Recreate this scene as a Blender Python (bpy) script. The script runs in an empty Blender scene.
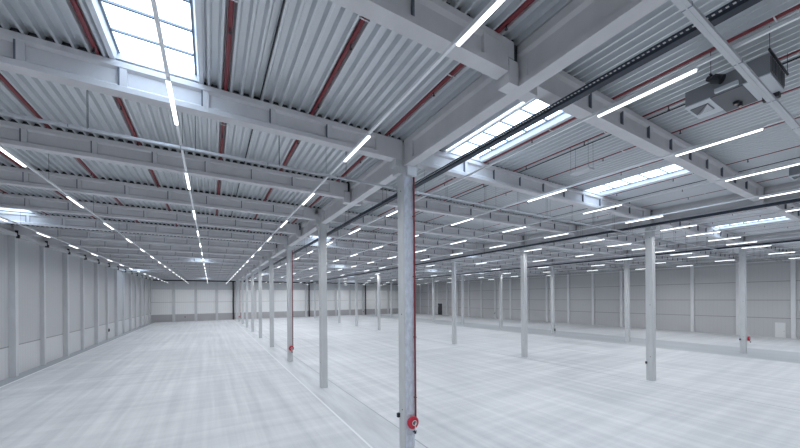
import bpy, math, random
from mathutils import Vector
random.seed(4)
C = bpy.context.scene.collection
S = bpy.context.scene

# ------------------------------------------------------------------ camera
H = 6.715
cam = bpy.data.cameras.new('camera'); cam.sensor_fit = 'HORIZONTAL'; cam.sensor_width = 36.0
cam.lens = 36.0 * 321.69 / 800.0
cam.shift_y = (297.79 - 224.0) / 800.0
cam.clip_start = 0.05; cam.clip_end = 600
co = bpy.data.objects.new('camera', cam); C.objects.link(co); S.camera = co
from mathutils import Matrix
YAW = 0.53142; ROLL = -0.00808
co.matrix_world = (Matrix.Translation((0, 0, H)) @ Matrix.Rotation(-YAW, 4, 'Z')
                   @ Matrix.Rotation(math.pi / 2, 4, 'X') @ Matrix.Rotation(ROLL, 4, 'Z'))

# ------------------------------------------------------------------ world, exposure
w = bpy.data.worlds.new('overcast_sky'); S.world = w; w.use_nodes = True
bg = w.node_tree.nodes['Background']; bg.inputs[0].default_value = (0.80, 0.90, 1.0, 1); bg.inputs[1].default_value = 6.0
vs = S.view_settings; vs.view_transform = 'Standard'; vs.look = 'None'; vs.gamma = 1.0; vs.use_curve_mapping = False
vs.exposure = 0.16
LAMP = 3.2           # lamp diffuser emission
LAMP_W = 60.0        # watts per lamp, lens optics aimed down
SKY_PANE = 4.2      # daylit opal roof panes

# ------------------------------------------------------------------ materials
def mat(name, col, rough=0.6, spec=0.4, metal=0.0, noise=0.0, nscale=(1, 1, 1), bump=0.0, col2=None):
    m = bpy.data.materials.new(name); m.use_nodes = True
    nt = m.node_tree; b = nt.nodes['Principled BSDF']
    b.inputs['Base Color'].default_value = (*col, 1); b.inputs['Roughness'].default_value = rough
    b.inputs['Specular IOR Level'].default_value = spec; b.inputs['Metallic'].default_value = metal
    if noise or col2:
        tc = nt.nodes.new('ShaderNodeTexCoord'); mp = nt.nodes.new('ShaderNodeMapping')
        mp.inputs['Scale'].default_value = nscale
        n = nt.nodes.new('ShaderNodeTexNoise'); n.inputs['Scale'].default_value = 1.0; n.inputs['Detail'].default_value = 5
        n.inputs['Roughness'].default_value = 0.6
        nt.links.new(tc.outputs['Object'], mp.inputs[0]); nt.links.new(mp.outputs[0], n.inputs['Vector'])
        r = nt.nodes.new('ShaderNodeValToRGB')
        c2 = col2 or tuple(c * (1 - noise) for c in col); c1 = tuple(min(1, c * (1 + noise * 0.5)) for c in col)
        r.color_ramp.elements[0].position = 0.32; r.color_ramp.elements[0].color = (*c2, 1)
        r.color_ramp.elements[1].position = 0.68; r.color_ramp.elements[1].color = (*c1, 1)
        nt.links.new(n.outputs['Fac'], r.inputs[0]); nt.links.new(r.outputs[0], b.inputs['Base Color'])
        if bump:
            bp = nt.nodes.new('ShaderNodeBump'); bp.inputs['Strength'].default_value = bump
            nt.links.new(n.outputs['Fac'], bp.inputs['Height']); nt.links.new(bp.outputs[0], b.inputs['Normal'])
    return m
def emit(name, col, s):
    m = bpy.data.materials.new(name); m.use_nodes = True
    b = m.node_tree.nodes['Principled BSDF']; b.inputs['Base Color'].default_value = (.8, .8, .8, 1)
    b.inputs['Emission Color'].default_value = (*col, 1); b.inputs['Emission Strength'].default_value = s
    return m

M = {}
M['beam'] = mat('painted_concrete_beam', (.66, .66, .685), .7, .3, noise=.07, nscale=(1.2, 1.2, .6))
M['column'] = mat('cast_concrete_column', (.60, .615, .63), .7, .3, noise=.06, nscale=(3, 3, .8))
M['column_blue'] = mat('mottled_concrete_column', (.64, .69, .78), .7, .3, noise=.2, nscale=(7, 7, 3.5))
M['deck'] = mat('galvanised_roof_deck', (.66, .69, .72), .32, .5, metal=.45, nscale=(.4, .4, 1))
M['curb'] = mat('white_skylight_curb', (.74, .77, .82), .5)
M['dark'] = mat('dark_steel', (.022, .026, .034), .5, .4)
M['duct'] = mat('dark_blue_cable_tray', (.035, .045, .065), .5, .4)
M['red'] = mat('red_sprinkler_pipe', (.21, .03, .04), .45, .5)
M['redbright'] = mat('red_hose_reel', (.55, .02, .05), .35, .5)
M['white'] = mat('white_painted_steel', (.78, .79, .80), .4, .5)
M['trunk'] = mat('white_light_trunking', (.85, .87, .9), .4, .5)
M['galv'] = mat('galvanised_tray', (.55, .57, .60), .35, .5, metal=.3)
M['unit'] = mat('grey_unit_casing', (.27, .285, .31), .45, .5, metal=.2)
M['unitlight'] = mat('light_unit_panel', (.58, .62, .66), .45, .5)
M['unitdark'] = mat('dark_unit_base', (.13, .135, .15), .5, .4)
M['lamp'] = emit('lamp_diffuser', (.93, .97, 1.0), LAMP)
M['pane'] = emit('daylit_opal_pane', (.66, .82, 1.0), SKY_PANE)
M['bar'] = mat('grey_glazing_bar', (.20, .24, .30), .5)
M['door_dark'] = mat('dark_door_leaf', (.05, .055, .065), .5)
M['glass'] = mat('dark_door_glass', (.25, .27, .30), .1, .6)
M['trim'] = mat('precast_wall_column', (.62, .63, .65), .65, .3, noise=.06, nscale=(2, 2, .6))
M['trimwhite'] = mat('pale_wall_column', (.76, .77, .79), .65, .3, noise=.05, nscale=(2, 2, .6))
M['joint'] = mat('dark_concrete_joint', (.13, .15, .19), .6)
M['bronze'] = mat('brass_valve', (.5, .42, .33), .35, .5, metal=.8)

def wallmat(name, base, low, lowz, seams, axis, toprow=None, rib=.06):
    """sheet wall: colour bands by height, dark seams at given heights, fine vertical ribbing"""
    m = bpy.data.materials.new(name); m.use_nodes = True; nt = m.node_tree; N = nt.nodes; L = nt.links
    b = N['Principled BSDF']; b.inputs['Roughness'].default_value = .5; b.inputs['Specular IOR Level'].default_value = .4
    tc = N.new('ShaderNodeTexCoord'); sp = N.new('ShaderNodeSeparateXYZ'); L.new(tc.outputs['Object'], sp.inputs[0])
    def math_(op, a, c, clamp=False):
        n = N.new('ShaderNodeMath'); n.operation = op; n.use_clamp = clamp
        for i, v in enumerate((a, c)):
            if v is None: continue
            if isinstance(v, (int, float)): n.inputs[i].default_value = v
            else: L.new(v, n.inputs[i])
        return n.outputs[0]
    def mix(f, a, c):
        n = N.new('ShaderNodeMix'); n.data_type = 'RGBA'
        if isinstance(f, (int, float)): n.inputs[0].default_value = f
        else: L.new(f, n.inputs[0])
        for i, v in ((6, a), (7, c)):
            if isinstance(v, tuple): n.inputs[i].default_value = (*v, 1)
            else: L.new(v, n.inputs[i])
        return n.outputs[2]
    z = sp.outputs['Z']; u = sp.outputs[axis]
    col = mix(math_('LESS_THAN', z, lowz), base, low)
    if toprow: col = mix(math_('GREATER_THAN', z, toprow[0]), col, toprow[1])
    for s in seams:
        d = math_('ABSOLUTE', math_('SUBTRACT', z, s), None)
        col = mix(math_('LESS_THAN', d, .05), col, tuple(c * .5 for c in base))
    wv = math_('SINE', math_('MULTIPLY', u, 2 * math.pi / .5), None)
    f = math_('MULTIPLY', math_('GREATER_THAN', wv, .86), rib)
    col = mix(f, col, (.1, .11, .12))
    n = N.new('ShaderNodeTexNoise'); n.inputs['Scale'].default_value = .35; n.inputs['Detail'].default_value = 3
    L.new(tc.outputs['Object'], n.inputs['Vector'])
    col = mix(math_('MULTIPLY', n.outputs['Fac'], .25), col, tuple(c * .72 for c in base))
    L.new(col, b.inputs['Base Color'])
    return m
M['wl'] = wallmat('ribbed_grey_wall_left', (.54, .55, .57), (.66, .67, .69), 2.7, [2.7], 'Y', rib=.08)
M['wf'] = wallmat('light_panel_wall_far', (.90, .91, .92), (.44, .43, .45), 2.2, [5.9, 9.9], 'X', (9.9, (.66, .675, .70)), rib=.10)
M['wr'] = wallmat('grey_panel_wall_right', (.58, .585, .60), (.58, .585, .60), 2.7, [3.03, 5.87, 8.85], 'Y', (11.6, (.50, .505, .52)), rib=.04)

def floormat():
    m = bpy.data.materials.new('polished_concrete_floor'); m.use_nodes = True; nt = m.node_tree; N = nt.nodes; L = nt.links
    b = N['Principled BSDF']; b.inputs['Specular IOR Level'].default_value = .45
    tc = N.new('ShaderNodeTexCoord')
    def noise(sc, rot=0, detail=4, rough=.55, lo=.35, hi=.65):
        mp = N.new('ShaderNodeMapping'); mp.inputs['Scale'].default_value = sc; mp.inputs['Rotation'].default_value = (0, 0, rot)
        L.new(tc.outputs['Object'], mp.inputs[0])
        n = N.new('ShaderNodeTexNoise'); n.inputs['Scale'].default_value = 1; n.inputs['Detail'].default_value = detail
        n.inputs['Roughness'].default_value = rough; L.new(mp.outputs[0], n.inputs['Vector'])
        r = N.new('ShaderNodeMapRange'); r.inputs[1].default_value = lo; r.inputs[2].default_value = hi
        L.new(n.outputs['Fac'], r.inputs[0]); return r.outputs[0]
    def mul(a, k):
        n = N.new('ShaderNodeMath'); n.operation = 'MULTIPLY'; n.inputs[1].default_value = k
        if isinstance(a, float): n.inputs[0].default_value = a
        else: L.new(a, n.inputs[0])
        return n.outputs[0]
    def add(a, c):
        n = N.new('ShaderNodeMath'); n.operation = 'ADD'; L.new(a, n.inputs[0]); L.new(c, n.inputs[1]); return n.outputs[0]
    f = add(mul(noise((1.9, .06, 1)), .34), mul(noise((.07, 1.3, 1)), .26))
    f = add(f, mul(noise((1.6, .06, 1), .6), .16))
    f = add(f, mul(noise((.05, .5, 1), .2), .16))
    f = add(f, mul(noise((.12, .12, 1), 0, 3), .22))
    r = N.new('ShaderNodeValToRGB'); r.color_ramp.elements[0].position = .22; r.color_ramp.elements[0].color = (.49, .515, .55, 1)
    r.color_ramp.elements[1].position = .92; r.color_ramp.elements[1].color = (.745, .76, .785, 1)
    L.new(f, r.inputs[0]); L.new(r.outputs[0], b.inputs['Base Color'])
    rr = N.new('ShaderNodeMapRange'); rr.inputs[3].default_value = .30; rr.inputs[4].default_value = .5; L.new(f, rr.inputs[0])
    L.new(rr.outputs[0], b.inputs['Roughness'])
    return m
M['floor'] = floormat()
M['joint_light'] = mat('pale_floor_joint', (.80, .82, .85), .5)
M['joint_dark'] = mat('dark_floor_joint', (.36, .39, .43), .5)
M['strip'] = mat('worn_floor_strip', (.62, .645, .68), .4, .45, noise=.2, nscale=(1.5, .15, 1))

# ------------------------------------------------------------------ mesh builder
class MB:
    def __init__(s): s.v = []; s.f = []; s.m = []
    def box(s, x0, x1, y0, y1, z0, z1, mi=0):
        b = len(s.v)
        s.v += [(x, y, z) for z in (z0, z1) for y in (y0, y1) for x in (x0, x1)]
        for q in ((0, 2, 3, 1), (4, 5, 7, 6), (0, 1, 5, 4), (2, 6, 7, 3), (0, 4, 6, 2), (1, 3, 7, 5)):
            s.f.append(tuple(b + i for i in q)); s.m.append(mi)
        return s
    def prism(s, pts, a0, a1, axis, mi=0):
        """extrude a closed 2D outline along axis 'X' (pts = y,z), 'Y' (x,z) or 'Z' (x,y)"""
        b = len(s.v); n = len(pts)
        for a in (a0, a1):
            for p, q in pts:
                s.v.append({'X': (a, p, q), 'Y': (p, a, q), 'Z': (p, q, a)}[axis])
        for i in range(n):
            j = (i + 1) % n; s.f.append((b + i, b + j, b + n + j, b + n + i)); s.m.append(mi)
        s.f.append(tuple(b + i for i in reversed(range(n)))); s.f.append(tuple(b + n + i for i in range(n))); s.m += [mi, mi]
        return s
    def tube(s, p0, p1, r, n=8, mi=0, r1=None):
        p0 = Vector(p0); p1 = Vector(p1); d = (p1 - p0).normalized()
        a = Vector((0, 0, 1)) if abs(d.z) < .9 else Vector((1, 0, 0)); u = d.cross(a).normalized(); v = d.cross(u)
        b = len(s.v); r1 = r if r1 is None else r1
        for P, R in ((p0, r), (p1, r1)):
            for k in range(n):
                t = 2 * math.pi * k / n; s.v.append(tuple(P + u * (R * math.cos(t)) + v * (R * math.sin(t))))
        for k in range(n):
            j = (k + 1) % n; s.f.append((b + k, b + j, b + n + j, b + n + k)); s.m.append(mi)
        s.f.append(tuple(b + i for i in reversed(range(n)))); s.f.append(tuple(b + n + i for i in range(n))); s.m += [mi, mi]
        return s
    def path(s, pts, r, n=8, mi=0):
        for a, c in zip(pts, pts[1:]): s.tube(a, c, r, n, mi)
        return s
    def torus(s, c, R, r, axis='Y', n=24, k=8, mi=0):
        b = len(s.v)
        for i in range(n):
            t = 2 * math.pi * i / n
            for j in range(k):
                p = 2 * math.pi * j / k; q = R + r * math.cos(p); h = r * math.sin(p)
                e = {'Y': (q * math.cos(t), h, q * math.sin(t)), 'X': (h, q * math.cos(t), q * math.sin(t)), 'Z': (q * math.cos(t), q * math.sin(t), h)}[axis]
                s.v.append((c[0] + e[0], c[1] + e[1], c[2] + e[2]))
        for i in range(n):
            for j in range(k):
                s.f.append((b + i * k + j, b + i * k + (j + 1) % k, b + ((i + 1) % n) * k + (j + 1) % k, b + ((i + 1) % n) * k + j)); s.m.append(mi)
        return s
    def mesh(s, name, mats):
        me = bpy.data.meshes.new(name); me.from_pydata(s.v, [], s.f)
        mats = mats if isinstance(mats, (list, tuple)) else [mats]
        for m in mats: me.materials.append(M[m] if isinstance(m, str) else m)
        me.polygons.foreach_set('material_index', s.m); me.update()
        import bmesh
        bm = bmesh.new(); bm.from_mesh(me); bmesh.ops.recalc_face_normals(bm, faces=bm.faces); bm.to_mesh(me); bm.free()
        return me
    def build(s, name, mats, parent=None, loc=None):
        return put(name, s.mesh(name, mats), parent, loc)
def put(name, me, parent=None, loc=None):
    o = bpy.data.objects.new(name, me); C.objects.link(o)
    if parent: o.parent = parent
    if loc: o.location = loc
    return o
def tag(o, label=None, cat=None, group=None, kind=None):
    if label: o['label'] = label
    if cat: o['category'] = cat
    if group: o['group'] = group
    if kind: o['kind'] = kind
    return o
def thing(name, loc, label, cat, group=None):
    o = bpy.data.objects.new(name, None); o.empty_display_size = .2; C.objects.link(o); o.location = loc
    return tag(o, label, cat, group)
def struct(name, mb, m, parent=None):
    o = mb.build(name, m, parent)
    if not parent: o['kind'] = 'structure'
    return o
ORD = ['first', 'second', 'third', 'fourth', 'fifth', 'sixth', 'seventh', 'eighth', 'ninth', 'tenth', 'eleventh', 'twelfth', 'thirteenth',
       'fourteenth', 'fifteenth', 'sixteenth', 'seventeenth', 'eighteenth', 'nineteenth', 'twentieth', 'twenty-first', 'twenty-second']

# ------------------------------------------------------------------ grid
XL, XR = -15.3, 77.2
YB, YF = -6.2, 119.7
ROW = [7.32, 30.15, 52.98]
Y1 = 11.96
BAYX = [(-15.5, 7.32), (7.32, 30.15), (30.15, 52.98), (52.98, 75.81)]
BAYN = ['left', 'second', 'third', 'right-hand']
ZB, ZT = 12.59, 13.44          # beam bottom / top
ZD = 13.45                     # underside of deck ribs
beamY = [5.96 + 6 * k for k in range(-1, 20)]
SKY = {-12.7: (30, 78), -1.27: (6, 54, 102), 10.65: (6, 30, 78), 21.6: (6, 54, 102), 32.7: (30, 78), 43.8: (6, 54, 102), 58.5: (6, 54)}
skl = [(x, y0) for x, ys in SKY.items() for y0 in ys]

# ------------------------------------------------------------------ floor, walls
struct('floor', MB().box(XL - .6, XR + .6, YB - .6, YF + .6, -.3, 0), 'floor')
n = 0
def trim(mb, m):
    global n
    n += 1; o = struct('trim_%d' % n, mb, m); return o
trim(MB().box(6.12, 6.22, YB, YF - 1, 0, .004), 'joint_light')
trim(MB().box(6.22, 8.26, YB, YF - 1, 0, .002), 'strip')
trim(MB().box(8.26, 8.32, YB, YF - 1, 0, .004), 'joint_dark')
M['floor_band'] = mat('darker_floor_band', (.47, .50, .535), .4, .45, noise=.14, nscale=(.3, .05, 1))  # darker band running lengthwise along the floor
trim(MB().box(49.6, 58.6, YB, YF - 1, 0, .002), 'floor_band')
trim(MB().box(29.35, 29.42, YB, YF - 1, 0, .004), 'joint_dark')
trim(MB().box(-14.25, -14.08, YB, YF - .5, 0, .004), 'joint_light')
trim(MB().box(XL, -14.25, YB, YF - .5, 0, .003), 'joint_dark')
struct('wall_left', MB().box(XL - .3, XL, YB - .3, YF + .3, 0, 14.3), 'wl')
struct('wall_right', MB().box(XR, XR + .3, YB - .3, YF + .3, 0, 14.3), 'wr')
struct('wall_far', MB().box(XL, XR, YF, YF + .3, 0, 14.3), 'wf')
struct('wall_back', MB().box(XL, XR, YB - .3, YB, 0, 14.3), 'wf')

# wall columns of the left wall (every 6 m, every other pair wider), far wall and right wall
for k, y in enumerate(beamY[1:-1]):
    wide = k % 2 == 0
    w_ = .26 if wide else .2
    trim(MB().box(XL, XL + (.42 if wide else .3), y - w_, y + w_, 0, 12.45), 'trim')
    trim(MB().box(XR - .35, XR, y - .24, y + .24, 0, 12.6), 'trimwhite')
for i in range(17):
    x = -15.5 + 22.83 / 4 * i
    if XL + .3 < x < XR - .3:
        trim(MB().box(x - .36, x + .36, YF - (.45 if i % 4 == 0 else .3), YF, 0, 12.4), 'trim')
for y in beamY[1:-1]:
    trim(MB().box(XL + .35, XL + .62, y - .09, y + .09, 12.3, 13.0), 'dark')
# edge beams over the side walls, dark bar standing for the shaded gap atop the far wall
trim(MB().prism([(XL, 12.45), (XL + .5, 12.45), (XL + .5, 12.75), (XL + .2, 12.9), (XL + .2, 13.3), (XL, 13.3)], YB, YF, 'Y'), 'trim')
trim(MB().box(XR - .4, XR, YB, YF, 12.6, 13.3), 'trim')
trim(MB().box(XL + .5, XR - .4, YF - .5, YF, 12.4, 12.75), 'dark')
trim(MB().box(XL + .2, XR - .4, YF - .6, YF, 12.75, 13.4), 'beam')

# ------------------------------------------------------------------ roof deck (trapezoidal sheet, ribs along the hall)
P = .31; X0 = .30 - P * 51
def deck():
    mb = MB(); prof = []
    k = 0
    x = X0
    while x < XR + P:
        prof.append((x, k)); x += P; k += 1
    for y0 in [YB - .3] + [b for b in beamY[0:]]:
        y1 = min([b for b in beamY if b > y0 + .1] + [YF + .3])
        holes = [sx for sx, sy in skl if abs(sy - (y0 + .04)) < 1]
        for xc, k in prof:
            if xc < XL - .3 or xc > XR + .3: continue
            if any(abs(xc - hx) < 1.08 for hx in holes): continue
            pts = [(xc - .155, 13.585), (xc - .085, 13.585), (xc - .03, ZD), (xc + .03, ZD), (xc + .085, 13.585), (xc + .155, 13.585)]
            b = len(mb.v)
            for yy in (y0, y1):
                for px, pz in pts: mb.v.append((px, yy, pz))
            for i in range(5): mb.f.append((b + i, b + i + 1, b + 7 + i, b + 6 + i)); mb.m.append(0)
    return mb
dk = struct('ceiling', deck(), 'deck')

# skylights: curb, panes, bars
def skylight_mesh(L=5.76):
    a = 1.0; g = .92; L2 = L / 2
    curb = MB()
    for s in (-1, 1):
        curb.prism([(s * (a + .12), 13.46), (s * a, 13.46), (s * (g + .02), 13.68), (s * (g + .02), 13.76), (s * (a + .12), 13.76)], -L2, L2, 'Y')
        curb.box(-a - .12, a + .12, s * L2 - .06, s * L2 + .06, 13.5, 13.76)
    bars = MB()
    nb = 6
    for i in range(nb + 1):
        y = -L2 + L * i / nb
        bars.box(-g, g, y - .026, y + .026, 13.665, 13.72)
    for s in (-1, 1): bars.box(s * g - .03, s * g + .03, -L2, L2, 13.665, 13.72)
    pane = []
    for i in range(nb):
        y = -L2 + L * i / nb
        pane.append(MB().box(-g, g, y + .01, y + L / nb - .01, 13.725, 13.735))
    return curb.mesh('curb', 'curb'), bars.mesh('glazing_bars', 'bar'), [p.mesh('pane', 'pane') for p in pane]
cm, bmsh, pms = skylight_mesh()
XN = {-12.7: 'by the left wall', -1.27: 'over the left bay', 10.65: 'right of the nearest column row', 21.6: 'in the second bay',
      32.7: 'right of the second column row', 43.8: 'in the third bay', 58.5: 'in the right-hand bay'}
for x, y0 in skl:
    d = {6: 'nearest', 30: 'fairly near', 54: 'midway down', 78: 'far down the hall', 102: 'near the far end'}[y0]
    t = thing('skylight', (x, y0 + 3 - .04, 0), 'long daylit skylight %s, %s' % (XN[x], d), 'skylight', 'skylights in the roof deck')
    put('curb', cm, t); put('glazing_bars', bmsh, t)
    for p in pms: put('pane', p, t)

# ------------------------------------------------------------------ roof beams (across the hall)
def isec(): # y,z outline
    return [(-.2, ZB), (.2, ZB), (.2, ZB + .15), (.085, ZB + .24), (.085, ZT - .22), (.19, ZT - .16), (.19, ZT), (-.19, ZT), (-.19, ZT - .16), (-.085, ZT - .22), (-.085, ZB + .24), (-.2, ZB + .15)]
def beam_mesh(x0, x1, ribs=True):
    mb = MB()
    e0, e1 = x0 + .60, x1 - .60
    mb.prism(isec(), e0, e1, 'X')
    for a, b in ((e0, e0 + .85), (e1 - .85, e1)): mb.box(a, b, -.185, .185, ZB + .1, ZT - .001)
    mb.box(x0 + .36, e0 + .01, -.185, .185, 12.98, ZT - .001); mb.box(e1 - .01, x1 - .36, -.185, .185, 12.98, ZT - .001)
    return mb
rib_me = MB().box(-.12, .075, -.17, .17, ZB + .16, ZT - .17).box(-.123, -.083, -.173, .173, ZB + .165, ZT - .175, 1).mesh('stiffener_rib', ['beam', 'joint'])
pad_me = MB().box(-.055, .055, -.19, .19, 12.97, ZT - .06).mesh('end_joint', 'dark')
for bi, (x0, x1) in enumerate(BAYX):
    a = x0 if bi else -15.3
    b = x1 if bi < 3 else 77.2
    me = beam_mesh(a, b).mesh('beam_body', 'beam')
    full = beam_mesh(a, b)
    xc = (x0 + x1) / 2
    rx = [xc + 2 * k for k in range(-5, 6) if a + 1.5 < xc + 2 * k < b - 1.5]
    for x in rx: full.box(x - .12, x + .075, -.17, .17, ZB + .16, ZT - .17); full.box(x - .123, x - .083, -.173, .173, ZB + .165, ZT - .175, 1)
    fullme = full.mesh('roof_beam', ['beam', 'joint'])
    clos = MB().box(a + .1, b - .1, -.10, -.04, ZT, 13.583).mesh('closure_strip', 'dark')
    butt = MB().box(b - .62, b - .20, -.185, .185, ZB, ZT - .002).mesh('end_block', 'beam')
    for k, y in enumerate(beamY[:-1]):
        flush = bi == 0 and k % 2 == 0
        if k == 0 and bi != 1 and bi != 0: pass
        nm = 'just behind the camera' if k == 0 else ORD[k - 1] + ' from the camera'
        lab = 'grey roof beam across the %s bay, %s' % (BAYN[bi], nm)
        t = thing('roof_beam', (0, y, 0), lab, 'beam', 'roof beams of the %s bay' % BAYN[bi])
        put('closure_strip', clos, t)
        if y < 40:
            put('beam_body', me, t)
            for x in rx: put('stiffener_rib', rib_me, t, (x, 0, 0))
            put('end_joint', pad_me, t, (a + .31, 0, 0))
            if flush: put('end_block', butt, t)
            else: put('end_joint', pad_me, t, (b - .31, 0, 0))
        else:
            put('beam_body', fullme, t)
            if flush: put('end_block', butt, t)
            else: put('end_joint', pad_me, t, (b - .31, 0, 0))

# ------------------------------------------------------------------ girders along the column rows
GZ = 12.32
def gsec():
    return [(-.21, GZ), (.21, GZ), (.21, GZ + .14), (.1, GZ + .2), (.1, 13.12), (.19, 13.2), (.19, 13.43), (-.19, 13.43), (-.19, 13.2), (-.1, 13.12), (-.1, GZ + .2), (-.21, GZ + .14)]
def girder_mesh():
    mb = MB(); mb.prism(gsec(), .27, 12 - .27, 'Y')
    for a, b in ((.27, .9), (11.1, 11.73)): mb.box(-.185, .185, a, b, GZ + .1, 13.4)
    mb.box(-.12, .12, 5.6, 6.4, GZ + .1, 13.4)
    return mb.mesh('girder_body', 'beam')
gm = girder_mesh()
corb = MB().box(.205, .57, -.19, .19, GZ, 12.95).mesh('corbel', 'beam')
corb2 = MB().box(-.57, -.205, -.19, .19, GZ, 12.95).mesh('corbel', 'beam')
for ri, x in enumerate(ROW):
    for k in range(-1, 9):
        y = Y1 + 12 * k
        t = thing('girder', (x, y, 0), 'grey girder on the %s column row, %s span from the camera' % (['nearest', 'second', 'third'][ri], ORD[k + 1]),
                  'girder', 'girders on the %s column row' % ['nearest', 'second', 'third'][ri])
        put('girder_body', gm, t); put('corbel', corb, t, (0, 6, 0)); put('corbel', corb2, t, (0, 6, 0))

# ------------------------------------------------------------------ columns
def col_mesh(m):
    c = .035; w_ = .25
    pts = [(-w_ + c, -w_), (w_ - c, -w_), (w_, -w_ + c), (w_, w_ - c), (w_ - c, w_), (-w_ + c, w_), (-w_, w_ - c), (-w_, -w_ + c)]
    return MB().prism(pts, 0, 12.5, 'Z').mesh('shaft', m)
shaft = col_mesh('column')
head = MB().box(-.46, .46, -.235, .235, 12.0, 12.3).box(-.235, .235, -.235, .235, 12.3, 13.3).box(-.57, .57, -.2, .2, 12.3, 12.585).mesh('column_head', 'column')
hole = MB().tube((-.251, 0, 0), (-.256, 0, 0), .03, 8).mesh('socket', 'dark')
for ri, x in enumerate(ROW):
    for k in range(0, 9):
        y = Y1 + 12 * k
        if ri == 0 and k == 0: lab = 'big pale concrete column standing nearest the camera, with a red hose reel'
        else: lab = 'pale square column, %s from the camera in the %s row' % (ORD[k], ORD[ri])
        t = thing('column', (x, y, 0), lab, 'column', 'concrete columns of the %s row' % ORD[ri])
        put('shaft', shaft, t); put('column_head', head, t)
        if k < 3:
            for z in (1.9, 6.0, 11.3): put('socket', hole, t, (0, -.06, z))
        if ri == 0 and k == 0:
            f = MB().box(-.2, .245, -.262, -.25, .3, 11.9).build('mottled_face', 'column_blue', t)  # bluer, paler mottled sheet on the front face only
            tag(f, 'mottled blue-white front face')
            MB().box(-.1, .36, -.40, -.262, 11.95, 12.34).build('bracket_box', 'curb', t)

# ------------------------------------------------------------------ light lines: trunking rails with lamps
LX = [-10.85, -5.85, -.8, 4.2, 9.2, 14.2, 19.2, 24.2, 29.45, 34.15, 39.0, 43.7, 48.4, 53.6, 58.4, 63.3, 68.3, 73.1]
LY = [2.75 + 6.15 * k for k in range(-1, 19)]
ZLr = 11.64
from bpy_extras.object_utils import world_to_camera_view as w2c
bpy.context.view_layer.update()
def inview(p, m=0.02):
    q = w2c(S, co, Vector(p)); return q.z > 0 and -m < q.x < 1 + m and -m < q.y < 1 + m
LL = 2.1
hous = MB().prism([(-.04, .075), (-.05, .02), (.05, .02), (.04, .075)], 0, LL, 'Y').mesh('housing', 'trunk')
diff = MB().prism([(-.045, .02), (-.035, -.012), (.035, -.012), (.045, .02)], .02, LL - .02, 'Y').mesh('diffuser', 'lamp')
lampfar = MB().prism([(-.04, .075), (-.05, .02), (.05, .02), (.04, .075)], 0, LL, 'Y', 0).prism([(-.045, .02), (-.035, -.012), (.035, -.012), (.045, .02)], .02, LL - .02, 'Y', 1).mesh('linear_lamp', ['trunk', 'lamp'])
nl = 0
lamp_light = bpy.data.lights.new('lamp_light', 'AREA'); lamp_light.shape = 'RECTANGLE'; lamp_light.size = .07; lamp_light.size_y = LL - .1
lamp_light.energy = LAMP_W; lamp_light.color = (.96, .98, 1.0); lamp_light.spread = math.radians(165)
lamp_light_strong = lamp_light.copy(); lamp_light_strong.energy = LAMP_W * 3.0
wire_me = MB().tube((0, 0, .13), (0, 0, 13.45 - ZLr), .006, 4).mesh('hanger_wire', 'dark')
for i, x in enumerate(LX):
    t = thing('light_trunking', (x, 0, ZLr), 'thin white light rail, %s from the left wall' % ORD[i], 'light rail', 'light rails under the roof')
    MB().box(-.035, .035, YB + .3, YF - .4, .078, .14).build('rail', 'trunk', t)
    for y in beamY[1:7]:
        for dy in (1.2,):
            if y > 10 and x < 30 and inview((x, y + dy, 12.5)): put('hanger_wire', wire_me, t, (0, y + dy, 0))
    seen = 0
    for k, y in enumerate(LY):
        vis = inview((x, y, ZLr)) or inview((x, y + LL, ZLr))
        if i == 4 and k == 2: continue
        if i >= 8 and k >= 5 and (k + i) % 3: continue
        if k < 5 and (i >= 13 or (i >= 9 and k == 4)) and (k + i) % 2: continue
        if i == 17: continue
        if 4 <= i < 8 and k >= 10 and (k + i) % 2: continue
        if not vis and not (y < 32): continue
        nl += vis; seen += vis
        lab = ('lit lamp, %s from the camera on the %s light rail from the left wall' % (ORD[seen - 1], ORD[i]) if vis else
               'lit lamp overhead near the camera on the %s light rail from the left wall' % ORD[i])
        if y < 28 and vis:
            o = thing('linear_lamp', (x, y, ZLr), lab, 'lamp', 'linear lamps on the light rails')
            put('housing', hous, o); put('diffuser', diff, o)
        else:
            o = put('linear_lamp', lampfar, None, (x, y, ZLr)); tag(o, lab, 'lamp', 'linear lamps on the light rails')
        lo = put('lamp_light', lamp_light_strong if i not in (8, 13) and (i >= 13 or (i >= 9 and k >= 4) or (i >= 4 and k >= 10)) else lamp_light, o, (0, LL / 2, -.016))
print('lamps', nl)

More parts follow.
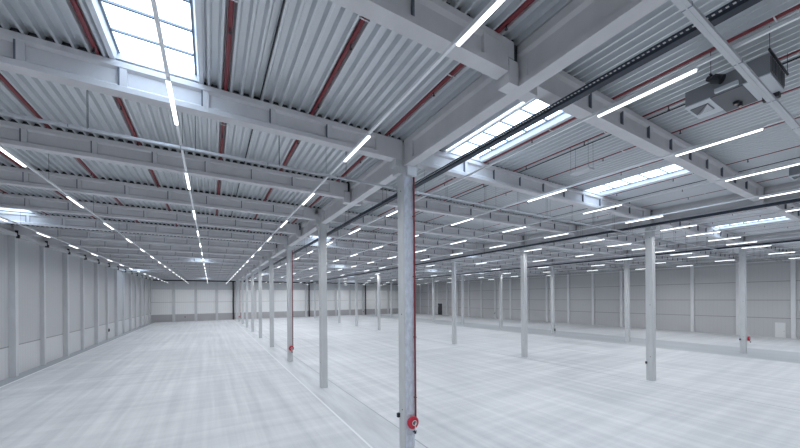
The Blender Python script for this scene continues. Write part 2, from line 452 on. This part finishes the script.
# ------------------------------------------------------------------ sprinkler pipes in the deck troughs
def trough(x): return X0 + P / 2 + P * round((x - X0 - P / 2) / P)
PX = [-14.3, -10.9, -8.15, -5.35, -2.6, .46, 3.2, 6.5, 11.86, 14.13, 16.72, 19.4, 22.95, 25.85, 28.4, 31.2, 34.6, 37.4, 40.2, 42.2, 46.6, 49.4, 55.2, 57.0, 60.3, 64.6, 67.6, 70.6, 73.6]
clampm = MB().box(-.14, .14, -.012, .012, -.085, -.065).box(-.14, -.125, -.012, .012, -.085, .02).box(.125, .14, -.012, .012, -.085, .02).mesh('pipe_clamp', 'white')
headm = MB().tube((0, 0, -.05), (0, 0, -.17), .018, 6).tube((0, 0, -.17), (0, 0, -.185), .04, 8).mesh('sprinkler_head', 'dark')
for i, x in enumerate(PX):
    xt = trough(x)
    t = thing('sprinkler_pipe', (xt, 0, 13.507), 'red sprinkler pipe under the deck, %s from the left wall' % ORD[i] if i < 21 else
              'red sprinkler pipe under the deck, %s from the right wall' % ORD[len(PX) - 1 - i], 'pipe', 'red sprinkler pipes')
    r = .075 if i in (7, 8) else .06
    mb = MB().tube((0, 1.6 if i == 8 else YB + .3, 0), (0, YF - .7, 0), r, 10)
    mb.build('pipe_run', 'red', t)
    for k in range(12):
        y = 1.1 + 3.0 * k + (i % 3) * .5
        if abs((y - 5.96) % 6 - 0) < .35 or abs((y - 5.96) % 6 - 6) < .35: y += .6
        if inview((xt, y, 13.4)):
            if k % 2 == 0: put('pipe_clamp', clampm, t, (0, y, 0))
            put('sprinkler_head', headm, t, (0, y + .9, 0))
    if i == 8:
        f = MB().tube((0, 1.66, 0), (0, 1.76, 0), .085, 12).torus((.05, 1.5, -.02), .09, .03, 'X').tube((-.02, 1.4, .02), (-.02, YB + .3, .02), .05, 10)
        f.build('grooved_coupling', 'red', t)

# thin dark conduit near deck
for i, (x, lab) in enumerate([(1.3, 'left of the nearest column row'), (14.4, 'right of the nearest column row'), (24.8, 'between the first and second column rows')]):
    xt = trough(x) + .09
    t = MB().tube((xt, YB + .3, 13.43 + .045), (xt, YF - .7, 13.43 + .045), .022, 6).build('cable_conduit', 'dark')
    tag(t, 'thin dark conduit fixed lengthwise to the roof deck %s' % lab, 'conduit', 'dark conduits')

# ------------------------------------------------------------------ dark service trays along the rows
def tray(x, z, lab, ladder=True):
    t = thing('service_tray', (x, 0, z), lab, 'cable tray', 'dark service trays beside the column rows')
    MB().prism([(-.09, -.08), (.13, -.08), (.13, .09), (.11, .09), (.11, -.06), (-.07, -.06), (-.07, .09), (-.09, .09)], YB + .3, YF - .7, 'Y').build('tray_channel', 'duct', t)
    MB().tube((-.01, YB + .3, .02), (-.01, YF - .7, .02), .045, 8).tube((.07, YB + .3, .01), (.07, YF - .7, .01), .03, 8).build('cables', 'dark', t)
    if ladder:
        lr = MB().box(-.18, -.09, YB + .3, 40, -.01, .02)
        y = YB + .4
        while y < 14: lr.box(-.165, -.115, y, y + .045, -.016, -.010, 1); y += .1
        lr.build('ladder_edge', ['duct', 'white'], t)
    hg = MB().tube((-.13, 0, -.06), (-.13, 0, 13.45 - z), .008, 4).tube((.13, 0, -.06), (.13, 0, 13.45 - z), .008, 4).box(-.2, .2, -.02, .02, -.08, -.05).mesh('hanger', 'dark')
    for y in beamY[1:8]:
        if y > 14 and inview((x, y - 1.4, z)): put('hanger', hg, t, (0, y - 1.4, 0))
tray(8.75, 12.27, 'dark blue-black cable tray running lengthwise just right of the nearest column row')
tray(28.65, 12.05, 'dark cable tray running lengthwise just left of the second column row', False)
tray(51.4, 12.2, 'dark cable tray running lengthwise just left of the third column row', False)
tray(74.6, 12.2, 'dark cable tray running lengthwise beside the top of the right wall', False)

# pale cable trays across the hall
def cross(y, z, x0, x1, wd, lab):
    t = thing('cross_tray', ((x0 + x1) / 2, y, z), lab, 'cable tray', None)
    L2 = (x1 - x0) / 2
    MB().prism([(-wd, 0), (wd, 0), (wd, .07), (wd - .01, .07), (wd - .01, .012), (-wd + .01, .012), (-wd + .01, .07), (-wd, .07)], -L2, L2, 'X').box(-L2, L2, -.012, .012, -.008, .0).build('tray_body', 'galv', t)
    x = -L2 + 1.1
    jm = MB().box(-.012, .012, -wd - .004, wd + .004, -.006, .072).mesh('joint_plate', 'bar')
    hm = MB().tube((0, -wd, .03), (0, -wd, 13.45 - z), .007, 4).mesh('hanger_rod', 'dark')
    while x < L2:
        if inview(((x0 + x1) / 2 + x, y, z)):
            put('joint_plate', jm, t, (x, 0, 0))
            if y > 5: put('hanger_rod', hm, t, (x + .4, 0, 0)); put('hanger_rod', hm, t, (x + .4, 2 * wd, 0))
        x += 2.6
cross(12.42, 11.55, XL + .4, 76.6, .05, 'white cable tray crossing the whole hall just behind the nearest column')
cross(2.22, 11.58, XL + .4, 40, .07, 'grey metal tray crossing the ceiling at the upper right, passing under the ventilation unit')

# ------------------------------------------------------------------ hung ventilation units
def vent_unit(x, y, z, lab):
    t = thing('ventilation_unit', (x, y, z), lab, 'ventilation unit', 'ventilation units under the roof')
    W = 1.42; Hh = .5
    # discharge module (far end), fan module, intake module (near end); local y grows away from the grille end
    MB().box(0, W, .47, 1.12, 0.02, Hh).build('fan_casing', 'unit', t)
    MB().box(.03, W - .03, .47, 1.12, -.0, .02).build('base_plate', 'unitdark', t)
    MB().box(0, W, -.02, .46, .03, Hh + .04).build('intake_casing', 'unit', t)
    MB().box(-.01, W + .01, -.03, .46, 0, .03).build('intake_underside', 'unitlight', t)
    g = MB().box(.06, W - .06, -.035, -.02, .08, Hh - .02)
    for i in range(9): g.box(.12 + i * .145, .16 + i * .145, -.05, -.035, .1, Hh - .04)
    g.build('intake_grille', 'unitdark', t)
    d = thing('discharge_box', (0, 0, 0), None, None); d.parent = t
    bpy.data.objects.remove(d)
    db = MB().box(0, W - .32, 1.12, 1.66, .02, Hh - .05).build('discharge_box', 'unit', t)
    MB().box(-.01, W - .31, 1.12, 1.68, -.01, .02).build('discharge_plate', 'unitlight', db)
    fr = MB(); cx, cy = .5, 1.42
    fr.box(cx - .26, cx + .26, cy - .2, cy + .2, -.03, -.01)
    fr.build('nozzle_frame', 'unitdark', db)
    mb = MB(); b = 0
    mb.v = [(cx - .24, cy - .18, -.032), (cx + .24, cy - .18, -.032), (cx + .24, cy + .18, -.032), (cx, cy, -.12)]
    mb.f = [(0, 1, 3), (1, 2, 3), (0, 3, 2)]; mb.m = [0, 0, 0]
    mb.build('deflector', 'unitlight', db)
    MB().box(-.16, -.06, .52, .98, .02, .12).box(-.06, 0, .6, .64, .04, .08).build('side_duct', 'unitlight', t)
    MB().tube((-.2, .80, .28), (-.2, .98, .40), .12, 12).tube((-.2, .98, .38), (-.12, 1.1, .5), .08, 8).tube((-.14, .92, .36), (0, .92, .36), .035, 8).build('pump', 'dark', t)
    MB().tube((.9, .8, -.07), (.9, .8, .0), .07, 10).tube((1.05, .75, -.1), (1.05, .75, 0), .055, 10).build('valve', 'dark', t)
    MB().tube((.9, .8, -.085), (.9, .8, -.07), .035, 8).tube((1.05, .75, -.115), (1.05, .75, -.1), .03, 8).build('valve_cap', 'bronze', t)
    MB().box(1.25, 1.42, .22, .36, -.12, 0).box(1.25, 1.42, .04, .18, -.12, 0).build('control_box', 'dark', t)
    hb = MB().box(-.3, W + .3, 1.0, 1.04, Hh, Hh + .04).box(-.15, W + .3, -.06, -.02, Hh + .04, Hh + .08)
    hb.build('carrier_rail', 'dark', t)
    rods = MB()
    for px, py in ((-.25, 1.02), (W + .25, 1.02), (-.1, -.04), (W + .25, -.04)): rods.tube((px, py, Hh + .02), (px, py, 13.45 - z), .007, 5)
    rods.build('hanger_rods', 'dark', t)
vent_unit(12.22, 2.27, 12.3, 'large grey box ventilation unit hung at the upper right of the ceiling')
vent_unit(23.55, 2.1, 12.3, 'grey ventilation unit partly cut by the right edge, lower than the large unit')
# suspended sensor panel
t = thing('hanging_panel', (13.95, 7.75, 12.2), 'small grey flat panel hung on four wires left of the middle skylight', 'panel')
MB().prism([(0, 0), (.42, 0), (.5, .07), (-.08, .07)], 0, .85, 'Y').build('panel_body', 'galv', t)
MB().tube((.03, .02, .05), (.03, .02, 1.25), .006, 4).tube((.4, .02, .05), (.4, .02, 1.25), .006, 4).tube((.03, .8, .05), (.03, .8, 1.25), .006, 4).tube((.4, .8, .05), (.4, .8, 1.25), .006, 4).build('hanger_wires', 'dark', t)

# ------------------------------------------------------------------ hose reels and fire equipment on the columns
def hose_reel(x, y, z, lab, colr='redbright', pipe=True, far=False):
    t = thing('fire_hose_reel', (x, y, z), lab, 'fire hose reel', 'red fire hose reels')
    MB().torus((0, -.17, 0), .215, .055, 'Y').torus((0, -.1, 0), .2, .05, 'Y').tube((0, -.21, 0), (0, -.04, 0), .19, 24).build('hose_drum', colr, t)
    MB().torus((0.03, -.235, 0), .10, .018, 'Y', 20, 6).build('drum_ring', 'white', t)
    MB().tube((.02, -.25, 0), (.02, -.2, 0), .07, 12).build('hub', 'dark', t)
    MB().tube((.04, -.26, .03), (.05, -.26, -.32), .018, 8).build('hose_end', 'white', t)
    MB().tube((.05, -.24, -.32), (.06, -.24, -.44), .05, 10).tube((-.04, -.22, -.36), (.12, -.22, -.36), .03, 8).build('nozzle_valve', 'dark', t)
    MB().box(-.14, .14, -.04, .0, .3, .33).box(-.03, .03, -.05, 0, -.3, .3).box(-.12, .12, -.03, 0, -.56, -.54).build('wall_bracket', 'galv', t)
    if pipe:
        MB().path([(.19, -.07, .1), (.19, -.07, 11.9 - z)], .042, 10).build('supply_pipe', 'red' if not far else 'red', t)
        c = MB()
        for zz in (1.0, 3.6, 6.2, 8.8): c.box(.14, .24, -.11, .0, zz, zz + .04)
        c.build('pipe_brackets', 'red', t)
yy = Y1 - .262
hose_reel(7.38, yy, 1.4, 'red fire hose reel with a long red riser pipe on the nearest column')
hose_reel(7.38, Y1 + 24 - .25, 1.4, 'red fire hose reel on the third column of the nearest row')
hose_reel(7.38, Y1 + 96 - .25, 1.4, 'tiny far red fire hose reel at the end of the nearest column row')
hose_reel(53.3, Y1 - .25, 1.7, 'red and black hose reel on the column left of the white door', pipe=False)
def extinguisher(x, y, z, lab, face='X'):
    t = thing('fire_extinguisher', (x, y, z), lab, 'extinguisher', 'dark fire equipment on columns and walls')
    MB().tube((0, 0, -.22), (0, 0, .16), .085, 12).tube((0, 0, .16), (0, 0, .24), .085, 12, 0, .03).build('cylinder_body', 'dark', t)
    MB().tube((0, 0, .24), (0, 0, .30), .025, 8).box(-.06, .06, -.015, .015, .30, .325).build('handle', 'dark', t)
    MB().path([(.02, -.02, .28), (.12, -.05, .2), (.11, -.05, -.12)], .014, 6).build('hose', 'dark', t)
def device(x, y, z, lab):
    t = thing('call_point', (x, y, z), lab, 'device', 'small black devices on columns')
    MB().box(-.06, .06, -.05, .05, -.1, .08).build('device_body', 'dark', t)
    MB().box(-.04, .04, -.06, .06, -.1, .02).build('device_front', 'dark', t)
device(30.15 - .31, Y1 + .2, 1.42, 'small black box on the left side of the nearest second-row column')
device(52.98 - .31, Y1 + .2, 1.6, 'small black device on the left side of the column before the white door')
extinguisher(53.31, Y1 + 24 - .1, 1.45, 'black fire equipment on the right of a slim third-row column further back')
extinguisher(53.05, Y1 + 24 - .33, .75, 'lower black canister at the foot of the slim third-row column')
extinguisher(XR - .43, 71.96, 1.6, 'black fire equipment on a pale wall column of the right wall')
extinguisher(XL + .38, 71.96, 1.6, 'black fire equipment on the left wall')
device(7.32 - .31, Y1 + .18, 1.62, 'small black device on the left side of the nearest column')
extinguisher(-6.95, YF - .08, 1.3, 'black hydrant cabinet fitting at the foot of the far wall')
extinguisher(52.9, YF - .53, 1.3, 'black fire equipment at the far wall beside a dark downpipe')

# ------------------------------------------------------------------ dark downpipes at the far wall
for x, lab in ((6.35, 'beside the end of the nearest column row'), (31.2, 'behind the second column row'), (53.9, 'behind the third column row')):
    t = thing('rainwater_downpipe', (x, YF - .55, 0), 'tall dark downpipe on the far wall %s' % lab, 'downpipe', 'dark downpipes on the far wall')
    MB().tube((0, 0, 0), (0, 0, 12.4), .22, 14).build('pipe_run', 'dark', t)
    b = MB()
    for z in (2, 5, 8, 11): b.box(-.24, .24, -.02, .25, z, z + .06)
    b.build('pipe_brackets', 'dark', t)

# ------------------------------------------------------------------ doors
d = struct('door_1', MB().box(XR - .06, XR, 12.78, 13.87, 0, 2.33), 'white')
MB().box(XR - .12, XR - .06, 12.88, 12.98, 1.0, 1.04).build('door_handle', 'dark', d)
MB().box(XR - .075, XR - .06, 12.78, 12.82, 0, 2.33).box(XR - .075, XR - .06, 13.83, 13.87, 0, 2.33).box(XR - .075, XR - .06, 12.82, 13.83, 2.29, 2.33).build('door_frame', 'white', d)
d = struct('door_2', MB().box(XR - .08, XR, 98.9, 102.2, 0, 4.4), 'door_dark')
MB().box(XR - .1, XR - .08, 101.0, 101.9, 2.9, 3.8).build('door_window', 'glass', d)
MB().box(XR - .14, XR, 98.7, 98.9, 0, 4.6).box(XR - .14, XR, 102.2, 102.4, 0, 4.6).box(XR - .14, XR, 98.9, 102.2, 4.4, 4.6).build('door_frame', 'trimwhite', d)
